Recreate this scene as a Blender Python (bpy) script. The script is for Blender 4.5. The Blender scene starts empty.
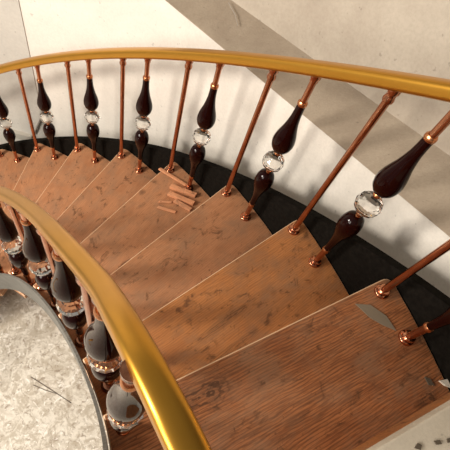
import bpy, bmesh, math, random
from mathutils import Vector, Matrix, noise
random.seed(4)
C = bpy.context.scene.collection
# ------------------------------------------------------------ measures
S = 0.75                       # metres per rail height unit
H = 0.338                      # riser
NT = 8                        # treads down to the floor
ZF = H * NT                    # floor depth below tread 0
FR = 0.39795                   # where the turned baluster stands on a tread
LO = 0.10117                   # nosing ahead of the plain baluster
C0 = 1.51088
OX = [-0.5479, -1.45085, -0.09827, 0.06919]
OY = [1.91153, 0.64482, -0.29233, -0.01878]
IX = [-0.8587, -0.98359, -0.04067, 0.15281]
IY = [0.72642, 0.47945, -0.2937, -0.19234]

def P(x, y, z): return Vector((S * x, S * y, S * (z + ZF)))

# ------------------------------------------------------------ camera
cam_data = bpy.data.cameras.new('camera')
cam = bpy.data.objects.new('camera', cam_data)
C.objects.link(cam)
cam_data.sensor_width = 36
cam_data.lens = 36 * 417.88745 / 450
cam_data.clip_start = 0.01
rgt = Vector((0.916594, 0.334654, 0.218774)); upv = Vector((-0.399819, 0.767202, 0.501544)); fwd = Vector((0.0, 0.547182, -0.837014))
m = Matrix((rgt, upv, -fwd)).transposed().to_4x4()
m.translation = P(0, 0, C0)
cam.matrix_world = m
bpy.context.scene.camera = cam

# ------------------------------------------------------------ world, light, exposure
w = bpy.data.worlds.new('world'); bpy.context.scene.world = w
w.use_nodes = True
wn = w.node_tree; wn.nodes.clear()
wo = wn.nodes.new('ShaderNodeOutputWorld'); wb = wn.nodes.new('ShaderNodeBackground')
wt = wn.nodes.new('ShaderNodeTexCoord'); wd = wn.nodes.new('ShaderNodeVectorMath'); wd.operation = 'DOT_PRODUCT'
wd.inputs[1].default_value = Vector((-0.85, -0.45, 0.25)).normalized()
wr = wn.nodes.new('ShaderNodeValToRGB')
wr.color_ramp.elements[0].position = 0.30; wr.color_ramp.elements[0].color = (0.20, 0.17, 0.14, 1)
wr.color_ramp.elements[1].position = 0.95; wr.color_ramp.elements[1].color = (1.0, 0.95, 0.86, 1)
wmp = wn.nodes.new('ShaderNodeMapRange'); wmp.inputs[1].default_value = -1; wmp.inputs[2].default_value = 1
wn.links.new(wt.outputs['Generated'], wd.inputs[0]); wn.links.new(wd.outputs['Value'], wmp.inputs[0])
wn.links.new(wmp.outputs[0], wr.inputs[0]); wn.links.new(wr.outputs[0], wb.inputs[0]); wn.links.new(wb.outputs[0], wo.inputs[0])
wb.inputs[1].default_value = 0.55

def area(name, loc, target, size, sy, power, col):
    d = bpy.data.lights.new(name, 'AREA'); d.shape = 'RECTANGLE'; d.size = size; d.size_y = sy; d.energy = power; d.color = col
    o = bpy.data.objects.new(name, d); C.objects.link(o); o.location = loc
    o.rotation_euler = (Vector(target) - Vector(loc)).to_track_quat('-Z', 'Y').to_euler(); return o
area('daylight_window', P(-3.4, -4.0, 1.9), P(-0.7, 1.2, -0.3), 1.9, 1.9, 235, (1.0, 0.92, 0.82))
area('well_fill_light', P(-3.6, -1.2, 1.7), P(-1.1, 0.5, -1.6), 0.5, 0.9, 170, (1.0, 0.93, 0.82))  # added unseen fill, brightens the well floor and the inner rail's edge
sc = bpy.context.scene
sc.view_settings.view_transform = 'Standard'; sc.view_settings.look = 'None'
sc.view_settings.gamma = 1; sc.view_settings.use_curve_mapping = False
sc.view_settings.exposure = -0.3

# ------------------------------------------------------------ curves of the stair
def poly(c, k): 
    t = (k - 3) / 3; return c[0] + c[1]*t + c[2]*t*t + c[3]*t**3
def raw(cx, cy, k, a, b):
    if k < a:
        e = 0.01; d = ((poly(cx, a+e)-poly(cx, a))/e, (poly(cy, a+e)-poly(cy, a))/e)
        return Vector((poly(cx, a)+d[0]*(k-a), poly(cy, a)+d[1]*(k-a)))
    if k > b: k2 = b; e = 0.01; d = ((poly(cx, b)-poly(cx, b-e))/e, (poly(cy, b)-poly(cy, b-e))/e); return Vector((poly(cx, b)+d[0]*(k-b), poly(cy, b)+d[1]*(k-b)))
    return Vector((poly(cx, k), poly(cy, k)))
def outer(k, off=0.0):
    p = raw(OX, OY, k, -4, 12)
    if off:
        t = (raw(OX, OY, k+0.02, -4, 12) - raw(OX, OY, k-0.02, -4, 12)).normalized()
        p = p + Vector((t.y, -t.x)) * off
    return p
def inner(k, off=0.0):
    p = raw(IX, IY, k, -0.6, 9.0)
    if off:
        t = (raw(IX, IY, k+0.02, -0.6, 9.0) - raw(IX, IY, k-0.02, -0.6, 9.0)).normalized()
        p = p + Vector((-t.y, t.x)) * off
    return p

# ------------------------------------------------------------ helpers
def link(name, bm, mat, parent=None, smooth=False, angle=None):
    bmesh.ops.recalc_face_normals(bm, faces=bm.faces)
    me = bpy.data.meshes.new(name); bm.to_mesh(me); bm.free()
    if mat: me.materials.append(mat)
    if smooth:
        me.shade_smooth()
        if angle is not None and hasattr(me, 'set_sharp_from_angle'): me.set_sharp_from_angle(angle=math.radians(angle))
    o = bpy.data.objects.new(name, me); C.objects.link(o)
    if parent: o.parent = parent
    return o
def tag(o, label=None, cat=None, group=None, kind=None):
    if label: o['label'] = label
    if cat: o['category'] = cat
    if group: o['group'] = group
    if kind: o['kind'] = kind
    return o
def empty(name, loc=(0, 0, 0)):
    o = bpy.data.objects.new(name, None); o.empty_display_size = 0.1; C.objects.link(o); o.location = loc; return o
def lathe(bm, prof, seg=24, center=(0, 0)):
    rings = []
    for r, z in prof:
        if r < 1e-6: rings.append([bm.verts.new((center[0], center[1], z))])
        else: rings.append([bm.verts.new((center[0]+r*math.cos(2*math.pi*i/seg), center[1]+r*math.sin(2*math.pi*i/seg), z)) for i in range(seg)])
    for a, b in zip(rings, rings[1:]):
        for i in range(seg):
            j = (i+1) % seg
            if len(a) == 1 and len(b) == 1: continue
            if len(a) == 1: bm.faces.new((a[0], b[i], b[j]))
            elif len(b) == 1: bm.faces.new((a[i], a[j], b[0]))
            else: bm.faces.new((a[i], a[j], b[j], b[i]))
    if len(rings[0]) > 1: bm.faces.new(rings[0][::-1])
    if len(rings[-1]) > 1: bm.faces.new(rings[-1])
    return bm
def sweep(bm, pts, section, up=Vector((0, 0, 1))):
    """section: list of (side, up) offsets; pts: Vectors"""
    rings = []
    n = len(pts)
    for i, p in enumerate(pts):
        t = (pts[min(i+1, n-1)] - pts[max(i-1, 0)]).normalized()
        s = t.cross(up).normalized(); u = s.cross(t).normalized()
        rings.append([bm.verts.new(p + s*a + u*b) for a, b in section])
    m_ = len(section)
    for a, b in zip(rings, rings[1:]):
        for i in range(m_): bm.faces.new((a[i], a[(i+1) % m_], b[(i+1) % m_], b[i]))
    bm.faces.new(rings[0]); bm.faces.new(rings[-1][::-1])
    return bm
def prism(bm, ring, z0, z1):
    a = [bm.verts.new((p[0], p[1], z0)) for p in ring]; b = [bm.verts.new((p[0], p[1], z1)) for p in ring]
    n = len(ring)
    bm.faces.new(a[::-1]); bm.faces.new(b)
    for i in range(n): bm.faces.new((a[i], a[(i+1) % n], b[(i+1) % n], b[i]))
    return bm

# ------------------------------------------------------------ materials
def mat(name, col=(.8, .8, .8), rough=.5, metal=0.0, **kw):
    m = bpy.data.materials.new(name); m.use_nodes = True
    b = m.node_tree.nodes['Principled BSDF']
    b.inputs['Base Color'].default_value = (*col, 1); b.inputs['Roughness'].default_value = rough; b.inputs['Metallic'].default_value = metal
    for k, v in kw.items(): b.inputs[k].default_value = v
    return m, m.node_tree, b
def N(nt, t, **kw):
    n = nt.nodes.new(t)
    for k, v in kw.items(): setattr(n, k, v)
    return n
def noise_n(nt, vec, scale, detail=4, rough=.55, dist=0.0):
    n = N(nt, 'ShaderNodeTexNoise'); n.inputs['Scale'].default_value = scale; n.inputs['Detail'].default_value = detail
    n.inputs['Roughness'].default_value = rough; n.inputs['Distortion'].default_value = dist
    nt.links.new(vec, n.inputs['Vector']); return n.outputs['Fac']
def ramp(nt, fac, stops):
    r = N(nt, 'ShaderNodeValToRGB'); cr = r.color_ramp
    while len(cr.elements) < len(stops): cr.elements.new(.5)
    for e, (p, c) in zip(cr.elements, stops): e.position = p; e.color = (*c, 1) if len(c) == 3 else c
    nt.links.new(fac, r.inputs[0]); return r.outputs[0]
def mix(nt, fac, a, b, mode='MIX'):
    n = N(nt, 'ShaderNodeMix', data_type='RGBA', blend_type=mode)
    if isinstance(fac, float): n.inputs[0].default_value = fac
    else: nt.links.new(fac, n.inputs[0])
    for s, v in ((6, a), (7, b)):
        if isinstance(v, tuple): n.inputs[s].default_value = (*v, 1)
        else: nt.links.new(v, n.inputs[s])
    return n.outputs[2]
def bump(nt, b, h, strength, dist=.002):
    n = N(nt, 'ShaderNodeBump'); n.inputs['Strength'].default_value = strength; n.inputs['Distance'].default_value = dist
    nt.links.new(h, n.inputs['Height']); nt.links.new(n.outputs[0], b.inputs['Normal'])
def mapping(nt, src, scale, loc=None):
    mp = N(nt, 'ShaderNodeMapping'); mp.inputs['Scale'].default_value = scale
    nt.links.new(src, mp.inputs[0]); 
    if loc is not None: nt.links.new(loc, mp.inputs['Location'])
    return mp.outputs[0]

def wood_mat(name, c_light, c_mid, c_dark, grain=1.0, knot=None):
    m, nt, b = mat(name, rough=.48, **{'Specular IOR Level': .3})
    tc = N(nt, 'ShaderNodeTexCoord').outputs['Object']
    oi = N(nt, 'ShaderNodeObjectInfo').outputs['Random']
    vm = N(nt, 'ShaderNodeVectorMath', operation='SCALE'); vm.inputs[0].default_value = (7, 13, 3); nt.links.new(oi, vm.inputs['Scale'])
    off = vm.outputs[0]
    ad = N(nt, 'ShaderNodeVectorMath', operation='ADD'); nt.links.new(tc, ad.inputs[0]); nt.links.new(off, ad.inputs[1]); v = ad.outputs[0]
    big = noise_n(nt, mapping(nt, v, (2.2, 6, 6)), 1.6, 4, .6, .6)
    col = ramp(nt, big, [(.3, c_mid), (.5, c_light), (.72, c_mid)])
    # ring grain: stretched, strongly distorted wave
    wv = N(nt, 'ShaderNodeTexWave', wave_type='BANDS', bands_direction='Y'); wv.inputs['Scale'].default_value = 38; wv.inputs['Distortion'].default_value = 7
    wv.inputs['Detail'].default_value = 4; wv.inputs['Detail Scale'].default_value = .8; nt.links.new(mapping(nt, v, (.35, 1, 1)), wv.inputs['Vector'])
    col = mix(nt, .34*grain, col, ramp(nt, wv.outputs['Fac'], [(.0, c_dark), (.45, c_light)]), 'MULTIPLY') if False else mix(nt, ramp(nt, wv.outputs['Fac'], [(.0, (.42*grain,)*3), (.5, (0, 0, 0))]), col, c_dark)
    fine = noise_n(nt, mapping(nt, v, (6, 120, 60)), 2.2, 3, .6)
    col = mix(nt, ramp(nt, fine, [(.42, (.35*grain,)*3), (.56, (0, 0, 0))]), col, c_dark)
    # grey worn film and scuffs
    film = noise_n(nt, mapping(nt, v, (3, 4, 4)), 2.6, 6, .7, .3)
    col = mix(nt, ramp(nt, film, [(.44, (0, 0, 0)), (.66, (.6, .6, .6))]), col, (.25, .145, .085))
    # dark blotches
    blot = noise_n(nt, mapping(nt, v, (9, 14, 10)), 1.7, 5, .65, .8)
    col = mix(nt, ramp(nt, blot, [(.57, (0, 0, 0)), (.68, (.72, .72, .72))]), col, (.085, .035, .015))
    spot = noise_n(nt, mapping(nt, v, (38, 55, 40)), 1.6, 3, .6, .5)
    col = mix(nt, ramp(nt, spot, [(.64, (0, 0, 0)), (.72, (.6, .6, .6))]), col, (.07, .03, .015))
    # knots
    vo = N(nt, 'ShaderNodeTexVoronoi'); vo.inputs['Scale'].default_value = 2.6; nt.links.new(mapping(nt, v, (1, 1.5, 1)), vo.inputs['Vector'])
    col = mix(nt, ramp(nt, vo.outputs['Distance'], [(.03, (.8, .8, .8)), (.085, (0, 0, 0))]), col, (.06, .025, .012))
    if knot:
        for (kx, ky, rx, ry, st) in knot:
            mp = N(nt, 'ShaderNodeMapping', vector_type='TEXTURE'); mp.inputs['Location'].default_value = (kx, ky, 0); mp.inputs['Scale'].default_value = (rx, ry, 1)
            nt.links.new(tc, mp.inputs[0])
            nz = N(nt, 'ShaderNodeTexNoise'); nz.inputs['Scale'].default_value = 2.2; nz.inputs['Detail'].default_value = 3; nt.links.new(mp.outputs[0], nz.inputs['Vector'])
            sb = N(nt, 'ShaderNodeMix', data_type='VECTOR'); sb.inputs[0].default_value = .45
            nt.links.new(mp.outputs[0], sb.inputs[4]); nt.links.new(nz.outputs['Color'], sb.inputs[5])
            ln = N(nt, 'ShaderNodeVectorMath', operation='LENGTH'); nt.links.new(sb.outputs[1], ln.inputs[0])
            wv2 = N(nt, 'ShaderNodeMath', operation='SINE'); ml = N(nt, 'ShaderNodeMath', operation='MULTIPLY'); ml.inputs[1].default_value = 34
            nt.links.new(ln.outputs['Value'], ml.inputs[0]); nt.links.new(ml.outputs[0], wv2.inputs[0])
            rg = ramp(nt, wv2.outputs[0], [(.0, (.25,)*3), (.7, (1, 1, 1))])
            fa = ramp(nt, ln.outputs['Value'], [(.35, (st,)*3), (.85, (0, 0, 0))])
            fm = mix(nt, 1.0, rg, fa, 'MULTIPLY')
            col = mix(nt, fm, col, (.05, .022, .011))
    nt.links.new(col, b.inputs['Base Color'])
    rr = ramp(nt, film, [(.3, (.55,)*3), (.7, (.75,)*3)]); nt.links.new(rr, b.inputs['Roughness'])
    bump(nt, b, fine, .25, .001)
    return m
M = {}
M['wood_near'] = wood_mat('worn_tread_wood', (.44, .165, .06), (.32, .112, .040), (.085, .028, .012), 1.3, [(-.214, -.052, .075, .035, .8), (.24, -.095, .022, .014, .6), (.357, -.35, .03, .02, .7), (0, -.2, .25, .05, .3)])
M['wood'] = wood_mat('tread_wood', (.53, .215, .070), (.42, .16, .052), (.15, .055, .024), .7, [(.01, -.16, .16, .012, .6), (-.02, -.25, .18, .012, .45), (-.148, -.09, .012, .008, .7)])
M['wood_dull'] = wood_mat('dusty_tread_wood', (.46, .21, .098), (.37, .155, .068), (.15, .062, .03), .55)
M['edge_highlight'] = mat('pale_edge_highlight', (.62, .40, .24), .5)[0]  # bright nosing highlight painted as pale wood on the tread bevels
M['offcut'] = wood_mat('offcut_wood', (.66, .30, .15), (.58, .25, .12), (.40, .15, .07), .4)

def plaster(name, c1, c2, sc=1.0, bumpy=.25, streak=False):
    m, nt, b = mat(name, rough=.85)
    tc = N(nt, 'ShaderNodeTexCoord').outputs['Object']
    a = noise_n(nt, mapping(nt, tc, (1, 1, 1)), 2.2*sc, 6, .65, .3)
    col = ramp(nt, a, [(.3, c2), (.62, c1)])
    f = noise_n(nt, tc, 55*sc, 4, .7)
    col = mix(nt, ramp(nt, f, [(.35, (.22,)*3), (.6, (0, 0, 0))]), col, tuple(x*.72 for x in c2))
    sp = noise_n(nt, tc, 28*sc, 2, .5)
    col = mix(nt, ramp(nt, sp, [(.70, (0, 0, 0)), (.74, (.45,)*3)]), col, tuple(x*.5 for x in c2))
    nt.links.new(col, b.inputs['Base Color']); bump(nt, b, f, bumpy, .003)
    return m
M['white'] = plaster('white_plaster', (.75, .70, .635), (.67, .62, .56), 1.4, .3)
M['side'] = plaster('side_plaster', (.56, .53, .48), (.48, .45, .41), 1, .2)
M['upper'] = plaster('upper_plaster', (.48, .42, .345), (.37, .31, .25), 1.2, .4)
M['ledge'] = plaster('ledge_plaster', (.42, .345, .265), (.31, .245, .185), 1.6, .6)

# polished and chipped marble of the floor and the landing
def marble(name, base, vein, chip):
    m, nt, b = mat(name, rough=.55)
    tc = N(nt, 'ShaderNodeTexCoord').outputs['Object']
    a = noise_n(nt, tc, 4.5, 8, .75, 1.2)
    col = ramp(nt, a, [(.33, vein), (.5, base), (.7, tuple(min(1, x*1.12) for x in base))])
    c = noise_n(nt, tc, 11, 7, .75, 1.5)
    col = mix(nt, ramp(nt, c, [(.44, (.85,)*3), (.54, (0, 0, 0))]), col, vein)
    d = noise_n(nt, tc, 26, 6, .75, 1)
    col = mix(nt, ramp(nt, d, [(.38, (.85,)*3), (.46, (0, 0, 0))]), col, chip)
    e = noise_n(nt, tc, 16, 5, .65, 2)
    col = mix(nt, ramp(nt, e, [(.58, (0, 0, 0)), (.64, (.8,)*3)]), col, (.84, .80, .74))
    nt.links.new(col, b.inputs['Base Color']); bump(nt, b, c, .2, .004)
    return m
M['marble'] = marble('mottled_marble', (.66, .61, .53), (.42, .36, .28), (.26, .20, .145))
M['landing'] = plaster('landing_stone', (.64, .57, .46), (.55, .48, .38), 3, .2)

m, nt, b = mat('black_paint', (.012, .010, .009), .8, 0, **{'Specular IOR Level': .02})
tc = N(nt, 'ShaderNodeTexCoord').outputs['Object']
f = noise_n(nt, tc, 60, 5, .7)
nt.links.new(ramp(nt, f, [(.4, (.006, .005, .004)), (.68, (.012, .010, .008)), (.78, (.05, .042, .035))]), b.inputs['Base Color']); M['black'] = m
m, nt, b = mat('grey_paint', (.2, .19, .17), .6)
tc = N(nt, 'ShaderNodeTexCoord').outputs['Object']
f = noise_n(nt, mapping(nt, tc, (1, 1, 9)), 14, 5, .6)
nt.links.new(ramp(nt, f, [(.35, (.09, .085, .075)), (.65, (.17, .16, .14))]), b.inputs['Base Color']); M['grey'] = m

m, nt, b = mat('brushed_brass', (.62, .33, .035), .32, 1.0)
tc = N(nt, 'ShaderNodeTexCoord').outputs['Object']
f = noise_n(nt, tc, 9, 5, .6)
nt.links.new(ramp(nt, f, [(.3, (.58, .29, .04)), (.7, (.63, .32, .048))]), b.inputs['Base Color'])
M['brass'] = m
m, nt, b = mat('copper_tube', (.50, .17, .085), .17, 1.0)
tc = N(nt, 'ShaderNodeTexCoord').outputs['Object']
f = noise_n(nt, mapping(nt, tc, (30, 30, 5)), 3, 4, .6)
nt.links.new(ramp(nt, f, [(.3, (.40, .15, .08)), (.65, (.62, .29, .17))]), b.inputs['Base Color']); M['copper'] = m
M['copper_bright'] = mat('bright_copper', (.60, .26, .12), .25, 1.0)[0]
M['maroon'] = mat('dark_maroon_glass', (.009, .0008, .0006), .04, 0.0, **{'IOR': 1.28, 'Specular IOR Level': .5})[0]
M['maroon_neck'] = mat('maroon_lacquer', (.075, .008, .006), .16, 0.0)[0]
M['crystal'] = mat('clear_crystal', (1, .98, .95), .0, 0.0, **{'Transmission Weight': 1.0, 'IOR': 1.5})[0]
M['paper'] = mat('grey_card', (.21, .165, .115), .7)[0]
M['wire'] = mat('dark_wire', (.12, .09, .07), .6)[0]
M['cable'] = mat('grey_cable', (.30, .27, .24), .6)[0]
M['plastic'] = mat('white_plastic', (.42, .39, .34), .5)[0]
M['chip'] = mat('white_plaster_chip', (.72, .66, .56), .8)[0]
M['dark_chip'] = mat('dark_grit', (.10, .075, .05), .8)[0]

# ------------------------------------------------------------ the room shell
bm = bmesh.new()
prism(bm, [(-5, -4), (3, -4), (3, 3.6), (-5, 3.6)], -0.12, 0)
floor = link('floor', bm, M['marble']); tag(floor, kind='structure')

def z1(k): k = max(-1.2, min(6.6, k)); return ((-.00052*k + .03714)*k - .20857)*k + .15629
def z2(k): k = max(-0.6, min(6.8, k)); return ((-.00019*k + .02942)*k - .20519)*k + .27917
def strip(name, material, ka, kb, cols, n=90):
    """cols(k) -> list of Vectors across the strip (closed loop), swept along k"""
    bm = bmesh.new(); rings = []
    for i in range(n+1):
        k = ka + (kb-ka)*i/n
        rings.append([bm.verts.new(p) for p in cols(k)])
    m_ = len(rings[0])
    for a, b in zip(rings, rings[1:]):
        for i in range(m_): bm.faces.new((a[i], a[(i+1) % m_], b[(i+1) % m_], b[i]))
    bm.faces.new(rings[0]); bm.faces.new(rings[-1][::-1])
    return link(name, bm, material)
WO = .40; LW = .35
KC = 6.35                                        # where the curved wall meets the side wall
def pz(p, z): return P(p.x, p.y, z)
TH = .06
lower = strip('wall_right', M['white'], -3, KC, lambda k: [pz(outer(k, WO), -ZF), pz(outer(k, WO), z1(k)-.004), pz(outer(k, WO+.12), z1(k)-.004), pz(outer(k, WO+.12), -ZF)])
tag(lower, kind='structure')
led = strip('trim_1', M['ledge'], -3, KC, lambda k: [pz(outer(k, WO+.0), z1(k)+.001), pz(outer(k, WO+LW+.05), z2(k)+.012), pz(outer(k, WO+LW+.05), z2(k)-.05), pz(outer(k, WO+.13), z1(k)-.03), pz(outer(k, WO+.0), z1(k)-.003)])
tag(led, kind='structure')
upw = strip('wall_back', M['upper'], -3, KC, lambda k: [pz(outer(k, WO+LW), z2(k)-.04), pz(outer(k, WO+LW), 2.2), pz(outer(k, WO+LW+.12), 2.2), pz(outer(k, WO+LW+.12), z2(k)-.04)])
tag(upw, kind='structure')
# side wall to the left of the seam
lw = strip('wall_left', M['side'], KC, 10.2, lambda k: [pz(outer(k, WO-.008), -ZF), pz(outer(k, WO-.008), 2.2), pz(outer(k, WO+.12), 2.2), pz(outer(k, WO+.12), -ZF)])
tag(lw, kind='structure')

# ------------------------------------------------------------ the staircase
stair = empty('staircase', P(0.3, 0.6, -ZF))
tag(stair, 'curved staircase of worn brown wooden treads with black outer stringer, descending to the left', 'staircase')
def pchild(o):
    o.parent = stair; o.matrix_parent_inverse = Matrix.Translation(-stair.location); return o
TT = .055
def tread(k, material, rear):
    ka = k + LO; kb = rear
    a = outer(ka, .085); bq = inner(ka, .042); c_ = outer(kb, .085); d = inner(kb, .042)
    ring = [bq]
    ring.append(bq + (a-bq)*.5)
    # rounded outer nosing corner
    u = (a-bq).normalized(); tt = (outer(ka-.12, .085)-a).normalized()
    rad = .05
    p0 = a - u*rad; p2 = a + tt*rad
    for s in range(6):
        q_ = s/5; ring.append(p0*(1-q_)**2 + a*2*q_*(1-q_) + p2*q_*q_)
    for s in range(1, 8): ring.append(outer(ka+(kb-ka)*(.1+.9*s/7), .085))
    for s in range(0, 8):
        kk = kb + (ka-kb)*s/8; ring.append(inner(kk, .042))
    # local frame: x along the nosing
    org = (a+bq)/2; ang = math.atan2(u.y, u.x); rot = Matrix.Rotation(-ang, 2)
    loc = P(org.x, org.y, -k*H)
    bm = bmesh.new()
    pts = [rot @ ((p-org)*S) for p in ring]
    prism(bm, pts, -TT*S, 0)
    bmesh.ops.remove_doubles(bm, verts=bm.verts, dist=1e-5)
    o = link('tread', bm, material)
    o.data.materials.append(M['edge_highlight'])
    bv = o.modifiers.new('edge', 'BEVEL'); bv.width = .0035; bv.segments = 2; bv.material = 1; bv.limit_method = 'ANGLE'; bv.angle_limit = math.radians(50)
    o.rotation_euler = (0, 0, ang); o.location = loc
    return pchild(o)
for k in range(0, NT):
    mt = M['wood_near'] if k == 0 else (M['wood'] if k in (1,) else M['wood_dull'])
    t_ = tread(k, mt, k-1+LO-.22 if k else -1.30)
    # riser under the nosing, down to the next tread
    a = outer(k+LO-.10, .08); b_ = inner(k+LO-.10, .04); u = (a-b_).normalized(); nn = Vector((-u.y, u.x))
    bm = bmesh.new()
    prism(bm, [(S*p.x, S*p.y) for p in (a, b_, b_+nn*-.03, a+nn*-.03)], S*(ZF-(k+1)*H), S*(ZF-k*H-TT))
    pchild(link('riser', bm, M['wood_dull']))
# stringers
def plate(name, material, fn, off, th, top, depth, ka, kb):
    bm = bmesh.new(); rings = []; n = 120
    for i in range(n+1):
        k = ka + (kb-ka)*i/n; z = -k*H
        za = z+top-(.055*max(0, min(1, (k-3.5)/2.5)) if fn is outer else 0); zb = max(z-depth, -ZF)
        za = max(za, -ZF+.02)
        rings.append([bm.verts.new(pz(fn(k, o_), zz)) for o_, zz in ((off, zb), (off, za), (off+th, za), (off+th, zb))])
    for a, b in zip(rings, rings[1:]):
        for i in range(4): bm.faces.new((a[i], a[(i+1) % 4], b[(i+1) % 4], b[i]))
    bm.faces.new(rings[0]); bm.faces.new(rings[-1][::-1])
    return link(name, bm, material)
o = pchild(plate('stringer', M['black'], outer, .092, .045, .095, .42, -1.0, NT+.1)); o['label'] = 'black outer stringer'
o = pchild(plate('stringer', M['grey'], inner, .047, .012, .02, .25, -.9, NT+.1)); o['label'] = 'grey inner stringer'

# upper landing (marble) seen in the lower right corner
A = Vector((.621, .29)); B = Vector((.835, .498)); dd = (B-A).normalized()
p_in = A - dd*.80
ring = [p_in, A, B]
k_hit = -.9; s_hit = None
best = None
for i in range(200):
    kk = -2 + i*.01; p = outer(kk, .085); v = p-A; dist = abs(v.x*dd.y - v.y*dd.x)
    if best is None or dist < best[0]: best = (dist, kk)
for i in range(9): ring.append(outer(best[1] + (-2.9-best[1])*i/8, .085))
ring += [Vector((1.3, -1.3)), Vector((.3, -1.3)), Vector((.05, -.6))]
bm = bmesh.new()
prism(bm, [(S*p.x, S*p.y) for p in ring], S*(ZF+H-.07), S*(ZF+H))
o = link('landing_slab', bm, M['landing'])
bv = o.modifiers.new('edge', 'BEVEL'); bv.width = .004; bv.segments = 2; bv.limit_method = 'ANGLE'
pchild(o)['label'] = 'pale marble landing slab'
bm = bmesh.new(); nn = Vector((dd.y, -dd.x))
q0 = A - dd*.75 + nn*.03; q1 = outer(best[1], .07) + nn*.03
prism(bm, [(S*p.x, S*p.y) for p in (q0, q1, q1+nn*.05, q0+nn*.05)], S*ZF, S*(ZF+H-.07))
pchild(link('riser', bm, M['wood']))

# ------------------------------------------------------------ handrails
def rail_section(w, h):
    r = []
    for i in range(28):
        a = 2*math.pi*(i+.5)/28; cx, sx = math.cos(a), math.sin(a)
        r.append((w/2*math.copysign(abs(cx)**.75, cx), h/2*math.copysign(abs(sx)**.5, sx)))
    return r
def handrail(fn, ka, kb, dz, w=.072, h=.060):
    n = 170; pts = []
    for i in range(n+1):
        k = ka + (kb-ka)*i/n; pts.append(pz(fn(k), 1.0+h/2+dz-k*H))
    org = pts[len(pts)//2].copy()
    bm = bmesh.new(); sweep(bm, [p-org for p in pts], [(a*S, b*S) for a, b in rail_section(w, h)])
    o = link('handrail', bm, M['brass'], smooth=True); o.location = org; return o
HI = -.0546
tag(handrail(outer, -1.6, 9.2, 0), 'polished brass handrail of the outer banister, arching across the wall side', 'handrail')

def unproj(u, v, z):
    d = fwd + rgt*(u-225)/417.88745 - upv*(v-225)/417.88745
    s = (z-C0)/d.z; return Vector((d.x*s, d.y*s))
ctrl = [pz(inner(k), 1.02+HI+.0-k*H) for k in [9.2-.4*i for i in range(20)] if k > 1.15]
ctrl += [pz(unproj(u, v, z), z) for u, v, z in ((96, 280, .655), (119.5, 317, .785), (134, 343, .84), (150, 373, .875), (171, 415, .90), (188, 450, .905), (202, 482, .905), (222, 530, .905))]
def catmull(c, n=8):
    out = []
    for i in range(len(c)-1):
        p0, p1, p2, p3 = c[max(i-1, 0)], c[i], c[i+1], c[min(i+2, len(c)-1)]
        for s_ in range(n):
            t = s_/n
            out.append(.5*((2*p1) + (p2-p0)*t + (2*p0-5*p1+4*p2-p3)*t*t + (3*p1-p0-3*p2+p3)*t**3))
    out.append(c[-1]); return out
cp = catmull(ctrl)
for _ in range(3): cp = [cp[0]] + [(cp[i-1]+cp[i]*2+cp[i+1])/4 for i in range(1, len(cp)-1)] + [cp[-1]]
RAILPTS = [p.copy() for p in cp]
org = cp[len(cp)//2].copy(); bm = bmesh.new()
sweep(bm, [p-org for p in cp], [(a*S, b*S) for a, b in rail_section(.052, .050)])
o = link('handrail', bm, M['brass'], smooth=True); o.location = org
tag(o, 'polished brass handrail of the inner banister, beside the open stairwell', 'handrail')

# ------------------------------------------------------------ balusters
def torus_prof(R_, r, z, n=8): return [(R_ + r*math.cos(a), z + r*math.sin(a)) for a in [math.pi*(-.5 + i/n) for i in range(n+1)]]
def part(name, prof, material, parent, seg=24, flat=False, label=None):
    bm = bmesh.new(); lathe(bm, [(r*S, z*S) for r, z in prof], seg)
    o = link(name, bm, material, parent, smooth=not flat, angle=45)
    if label: o['label'] = label
    return o
def base_parts(root):
    c = part('base_collar', [(.034, 0)] + [(.034, .006), (.031, .011), (.025, .013), (.024, .020), (.028, .026), (.024, .033), (.018, .034)], M['copper'], root)
def make_plain(length):
    r = empty('plain_baluster')
    base_parts(r)
    part('rod', [(.0155, .003), (.0155, length*.5), (.0155, length-.02)], M['copper'], r)
    part('top_cap', [(.021, length-.055), (.023, length-.045), (.019, length-.032), (.019, length-.02), (.024, length-.012), (.024, length+.012)], M['copper'], r)
    return r
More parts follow.
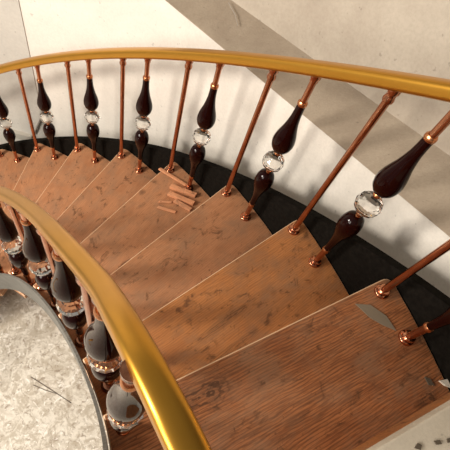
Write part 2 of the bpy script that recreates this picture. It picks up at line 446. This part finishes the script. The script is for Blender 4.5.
def make_turned(length):
    r = empty('turned_baluster')
    base_parts(r)
    lr = part('lower_rod', [(.0155, .003), (.0155, .150)], M['copper'], r)
    part('collar', [(.0155, .140), (.021, .145), (.021, .155), (.0175, .162)], M['copper_bright'], lr)
    lo = [(.0165, .150), (.0175, .180), (.0185, .215), (.0215, .252), (.028, .288), (.037, .322), (.047, .352), (.0530, .385), (.0535, .408), (.049, .436), (.040, .459), (.022, .473), (.012, .477), (0, .478)]
    lb = part('lower_bulb', lo, M['maroon'], r, 32)
    part('bead', [(0, .474), (.013, .475), (.011, .482), (.018, .492), (.018, .500), (.010, .512), (0, .514)], M['copper_bright'], lb, 16)
    # faceted crystal ball
    cz, cr = .5655, .056
    prof = [(0, cz-cr*.88), (.42*cr, cz-cr*.88)] + [(cr*1.06*math.cos(a), cz+cr*math.sin(a)) for a in [math.radians(x) for x in (-50, -25, 0, 25, 50)]] + [(.42*cr, cz+cr*.88), (0, cz+cr*.88)]
    part('crystal_ball', prof, M['crystal'], r, 14, flat=True, label='clear faceted crystal ball')
    up = [(0, .652), (.012, .653), (.024, .658), (.040, .669), (.0515, .690), (.0570, .716), (.0565, .738), (.0515, .766), (.044, .794), (.035, .826), (.0285, .860), (.0235, .895), (.0215, .930), (.021, .962), (.0205, .972)]
    ub = part('upper_bulb', up, M['maroon'], r, 32)
    part('bead', [(0, .617), (.010, .619), (.018, .630), (.018, .638), (.011, .648), (.013, .655), (0, .657)], M['copper_bright'], ub, 16)
    part('collar', [(.022, .968), (.0235, .972), (.0235, .982), (.0185, .990)], M['copper_bright'], ub)
    ur = part('upper_rod', [(.0155, .975), (.0155, length-.02)], M['copper'], r)
    part('top_cap', [(.019, length-.032), (.019, length-.02), (.024, length-.012), (.024, length+.012)], M['copper'], ur)
    return r
def copy_tree(o, parent=None):
    c = o.copy(); C.objects.link(c)
    if parent: c.parent = parent
    for ch in o.children: copy_tree(ch, c)
    return c
proto = {}
def put(kind, side, k, label):
    L = (1.0 if kind == 'plain' else 1.0 + FR*H) + (HI if side == 'in' else 0)
    key = (kind, side)
    if key not in proto: r = proto[key] = make_plain(L) if kind == 'plain' else make_turned(L)
    else: r = copy_tree(proto[key])
    kk = k if kind == 'plain' else k-FR
    p = outer(kk) if side == 'out' else inner(kk)
    if side == 'in':                       # stand it under the rail and let it reach the rail's underside
        best = min(((Vector((c_.x/S, c_.y/S))-p).length, i) for i, c_ in enumerate(RAILPTS) if abs(c_.z/S-ZF-(1.0-kk*H)) < .35)
        c_ = RAILPTS[best[1]]; p = p.lerp(Vector((c_.x/S, c_.y/S)), .4 if k == 0 else .9)
        r.scale = (1, 1, ((c_.z/S-ZF-.022)+k*H)/L)
    if side == 'in' and k == 0: p = unproj(127, 404, .52); r.scale = (.74, .74, r.scale.z)
    r.location = pz(p, -k*H)
    t = outer(kk+.05)-outer(kk-.05) if side == 'out' else inner(kk+.05)-inner(kk-.05)
    r.rotation_euler = (0, 0, math.atan2(t.y, t.x))
    g = {('plain', 'out'): 'plain copper rods of the outer banister', ('turned', 'out'): 'glass bulb balusters of the outer banister',
         ('plain', 'in'): 'plain copper rods of the inner banister', ('turned', 'in'): 'glass bulb balusters of the inner banister'}[key]
    tag(r, label, 'baluster', g)
ordn = ['first', 'second', 'third', 'fourth', 'fifth', 'sixth', 'seventh', 'eighth', 'ninth']
out_plain = ['plain copper rod baluster nearest on the outer rail, just beyond the grey card scrap',
 'plain copper rod baluster of the outer rail, second plain one from the right edge',
 'plain copper rod baluster of the outer rail, third plain one from the right edge',
 'plain copper rod baluster of the outer rail rising right behind the pile of wood offcuts',
 'plain upright copper rod of the outer rail, fifth plain one from the right edge',
 'plain copper rod of the outer rail, sixth plain one from the right edge',
 'plain copper rod of the outer rail, just right of the small white wall box',
 'plain copper rod of the outer rail at the left edge of the photo']
out_turned = ['nearest maroon bulb baluster of the outer rail, cut by the right edge',
 'large maroon bulb baluster of the outer rail, second bulb one from the right edge',
 'maroon bulb baluster of the outer rail, third bulb one from the right edge',
 'maroon bulb baluster of the outer rail standing at the right end of the wood offcuts',
 'maroon bulb baluster of the outer rail, fifth bulb one from the right edge',
 'maroon bulb baluster of the outer rail, sixth bulb one from the right edge',
 'maroon bulb baluster of the outer rail right before the thin grey cable on the wall',
 'maroon bulb baluster of the outer rail cut by the left edge of the photo']
for k in range(8):
    put('plain', 'out', k, out_plain[k]); put('turned', 'out', k, out_turned[k])
for k in range(6):
    n = ordn[k]
    put('turned', 'in', k, 'maroon bulb baluster under the inner rail, %s bulb one from the bottom edge' % n)
for k in range(1, 7):
    n = ordn[k-1]
    put('plain', 'in', k, 'plain copper rod under the inner rail, %s plain one from the bottom' % n)

# ------------------------------------------------------------ small things
def unproj(u, v, z):
    d = fwd + rgt*(u-225)/417.88745 - upv*(v-225)/417.88745
    s = (z-C0)/d.z; return Vector((d.x*s, d.y*s))
# wood offcuts on the fourth tread
def offcut(p0, p1, z, w, h, label, zt=0):
    a = unproj(*p0, z); b_ = unproj(*p1, z); L = (b_-a).length*S; mid = (a+b_)/2
    bm = bmesh.new(); prism(bm, [(-L/2, -w/2), (L/2-.004, -w/2*.8), (L/2, w/2), (-L/2+.006, w/2*.9)], 0, h)
    bmesh.ops.bevel(bm, geom=bm.edges[:], offset=.0012, segments=1, affect='EDGES')
    o = link('wood_offcut', bm, M['offcut']); o.location = pz(mid, z) + Vector((0, 0, .0005+zt)); o.rotation_euler = (0, 0, math.atan2((b_-a).y, (b_-a).x))
    tag(o, label, 'wood offcut', 'wood offcuts on the tread')
z3 = -3*H
offcut((159, 169), (189, 188), z3, .017, .012, 'longest thin wood offcut in the pile, lying uppermost toward the wall side')
offcut((170, 187), (196, 197), z3, .026, .022, 'reddish wood offcut, second piece down in the small pile on the tread')
offcut((168, 194), (194, 205), z3, .026, .020, 'flat wood offcut in the middle of the small pile on the tread')
offcut((174, 201), (191, 211), z3, .022, .016, 'short wood offcut near the front of the small pile')
offcut((157, 207), (176, 213), z3, .016, .008, 'low wood offcut at the left front corner of the small pile')
offcut((158, 202), (172, 203), z3, .012, .008, 'smallest wood offcut at the left of the small pile')
# grey card shard on the near tread
def flat(name, pix, z, th, material, label, cat, lift=.0005):
    pts = [unproj(*p, z) for p in pix]; c = sum(pts, Vector((0, 0)))/len(pts)
    bm = bmesh.new(); prism(bm, [(p-c)*S for p in pts], 0, th)
    o = link(name, bm, material); o.location = pz(c, z) + Vector((0, 0, lift)); tag(o, label, cat); return o
flat('card_scrap', [(355, 304), (370, 305), (386, 316), (396, 331), (382, 325), (370, 318)], 0, .002, M['paper'], 'grey pointed scrap of card lying on the nearest tread beside the baluster foot', 'scrap')
flat('plaster_chip', [(438, 381), (449, 379), (450, 388), (444, 386)], 0, .006, M['chip'], 'white plaster chip at the outer end of the nearest tread', 'debris')
flat('grit_flake', [(424, 377), (430, 379), (434, 386), (428, 385)], 0, .003, M['dark_chip'], 'dark flake on the nearest tread left of the white chip', 'debris')
for i, (pp, lb) in enumerate([([(414, 448), (417, 443), (421, 445), (420, 450)], 'largest dark flake on the pale landing, lowest in the corner'),
     ([(433, 441), (439, 440), (441, 444), (436, 445)], 'dark flake in the middle of the pale landing corner'),
     ([(446, 439), (450, 438), (450, 442), (447, 443)], 'dark flake on the pale landing at the right edge')]):
    o = flat('grit_flake', pp, H, .003, M['dark_chip'], lb, 'debris'); o['group'] = 'dark flakes on the landing'
# thin wires on the lower floor
def wire(name, pix, z, r, material, label, cat, lift=0.0):
    pts = [pz(unproj(*p, z), z) + Vector((0, 0, r*1.05+lift)) for p in pix]
    fine = []
    for i in range(len(pts)-1):
        for s in range(6): fine.append(pts[i].lerp(pts[i+1], s/6))
    fine.append(pts[-1]); org = fine[0].copy()
    bm = bmesh.new(); sweep(bm, [p-org for p in fine], [(r*math.cos(a), r*math.sin(a)) for a in [i*math.pi/3 for i in range(6)]])
    o = link(name, bm, material, smooth=True); o.location = org; tag(o, label, cat); return o
wire('wire', [(31, 377), (42, 384), (56, 393), (71, 403)], -ZF, .0022, M['wire'], 'longer thin dark wire lying on the mottled marble floor', 'wire')
wire('wire', [(33, 385), (45, 390), (57, 394)], -ZF, .002, M['wire'], 'shorter thin wire beside the longer one on the marble floor', 'wire')
# twig on the ledge
def wall_hit(u, v, off, zl):
    d = fwd + rgt*(u-225)/417.88745 - upv*(v-225)/417.88745
    best = None
    for i in range(1400):
        k = -3 + i*.0075; p = outer(k, off); h2 = Vector((d.x, d.y)); s = p.dot(h2)/h2.dot(h2)
        if s <= 0: continue
        e = (p-h2*s).length
        if best is None or e < best[0]: best = (e, k, Vector((0, 0, C0)) + d*s)
    return best
tw = [wall_hit(231, 2, WO+.33, 0), wall_hit(237, 8, WO+.25, 0), wall_hit(240, 15, WO+.18, 0)]
pts = []
for (e_, k_, p_), of in zip(tw, (.30, .25, .19)):
    q_ = outer(k_, WO+of); pts.append(pz(q_, z1(k_) + (z2(k_)-z1(k_))*of/LW + .018))
org = pts[0].copy(); bm = bmesh.new(); sweep(bm, [p-org for p in pts], [(.0018*math.cos(i*math.pi/3), .0018*math.sin(i*math.pi/3)) for i in range(6)])
o = link('twig', bm, M['cable']); o.location = org; tag(o, 'thin pale twig lying on the beige ledge above the outer handrail', 'twig')
# small white junction box and its cable on the wall
e_, k_, p_ = wall_hit(20, 134, WO-.012, 0)

off_ = WO-.008 if k_ > KC else WO
q_ = outer(k_, off_); tt = (outer(k_+.05, WO)-outer(k_-.05, WO)); ang = math.atan2(tt.y, tt.x)
root = empty('junction_box', pz(q_, p_.z)); root.rotation_euler = (0, 0, ang)
bm = bmesh.new(); prism(bm, [(-.11, -.001), (.11, -.001), (.11, .035), (-.11, .035)], -.03, .035)
nrm_ = Vector((tt.y, -tt.x)).normalized()
bmesh.ops.transform(bm, matrix=Matrix.Scale(-1, 4, (0, 1, 0)) if (Matrix.Rotation(ang, 2) @ Vector((0, 1))).dot(nrm_) > 0 else Matrix.Identity(4), verts=bm.verts)
link('box_body', bm, M['plastic'], root)
bm = bmesh.new(); lathe(bm, [(.018, 0), (.018, .006), (.012, .008)], 16)
sg = -1 if (Matrix.Rotation(ang, 2) @ Vector((0, 1))).dot(nrm_) > 0 else 1
bmesh.ops.transform(bm, matrix=Matrix.Rotation(math.radians(-90*sg), 4, 'X'), verts=bm.verts); bmesh.ops.translate(bm, verts=bm.verts, vec=(.04, .034*sg, 0))
link('knockout', bm, M['cable'], root)
tag(root, 'small white junction box low on the wall behind the far left balusters', 'junction box')
cp = []
for u, v in ((34, 134), (37, 127), (40, 120), (43, 112)):
    e_, k_, p_ = wall_hit(u, v, WO-.03, 0); cp.append(P(p_.x, p_.y, p_.z))
org = cp[0].copy(); bm = bmesh.new(); sweep(bm, [p-org for p in cp], [(.008*math.cos(i*math.pi/4), .008*math.sin(i*math.pi/4)) for i in range(8)])
o = link('cable', bm, M['cable'], smooth=True); o.location = org; tag(o, 'thin grey cable rising up the wall right of the junction box', 'cable')
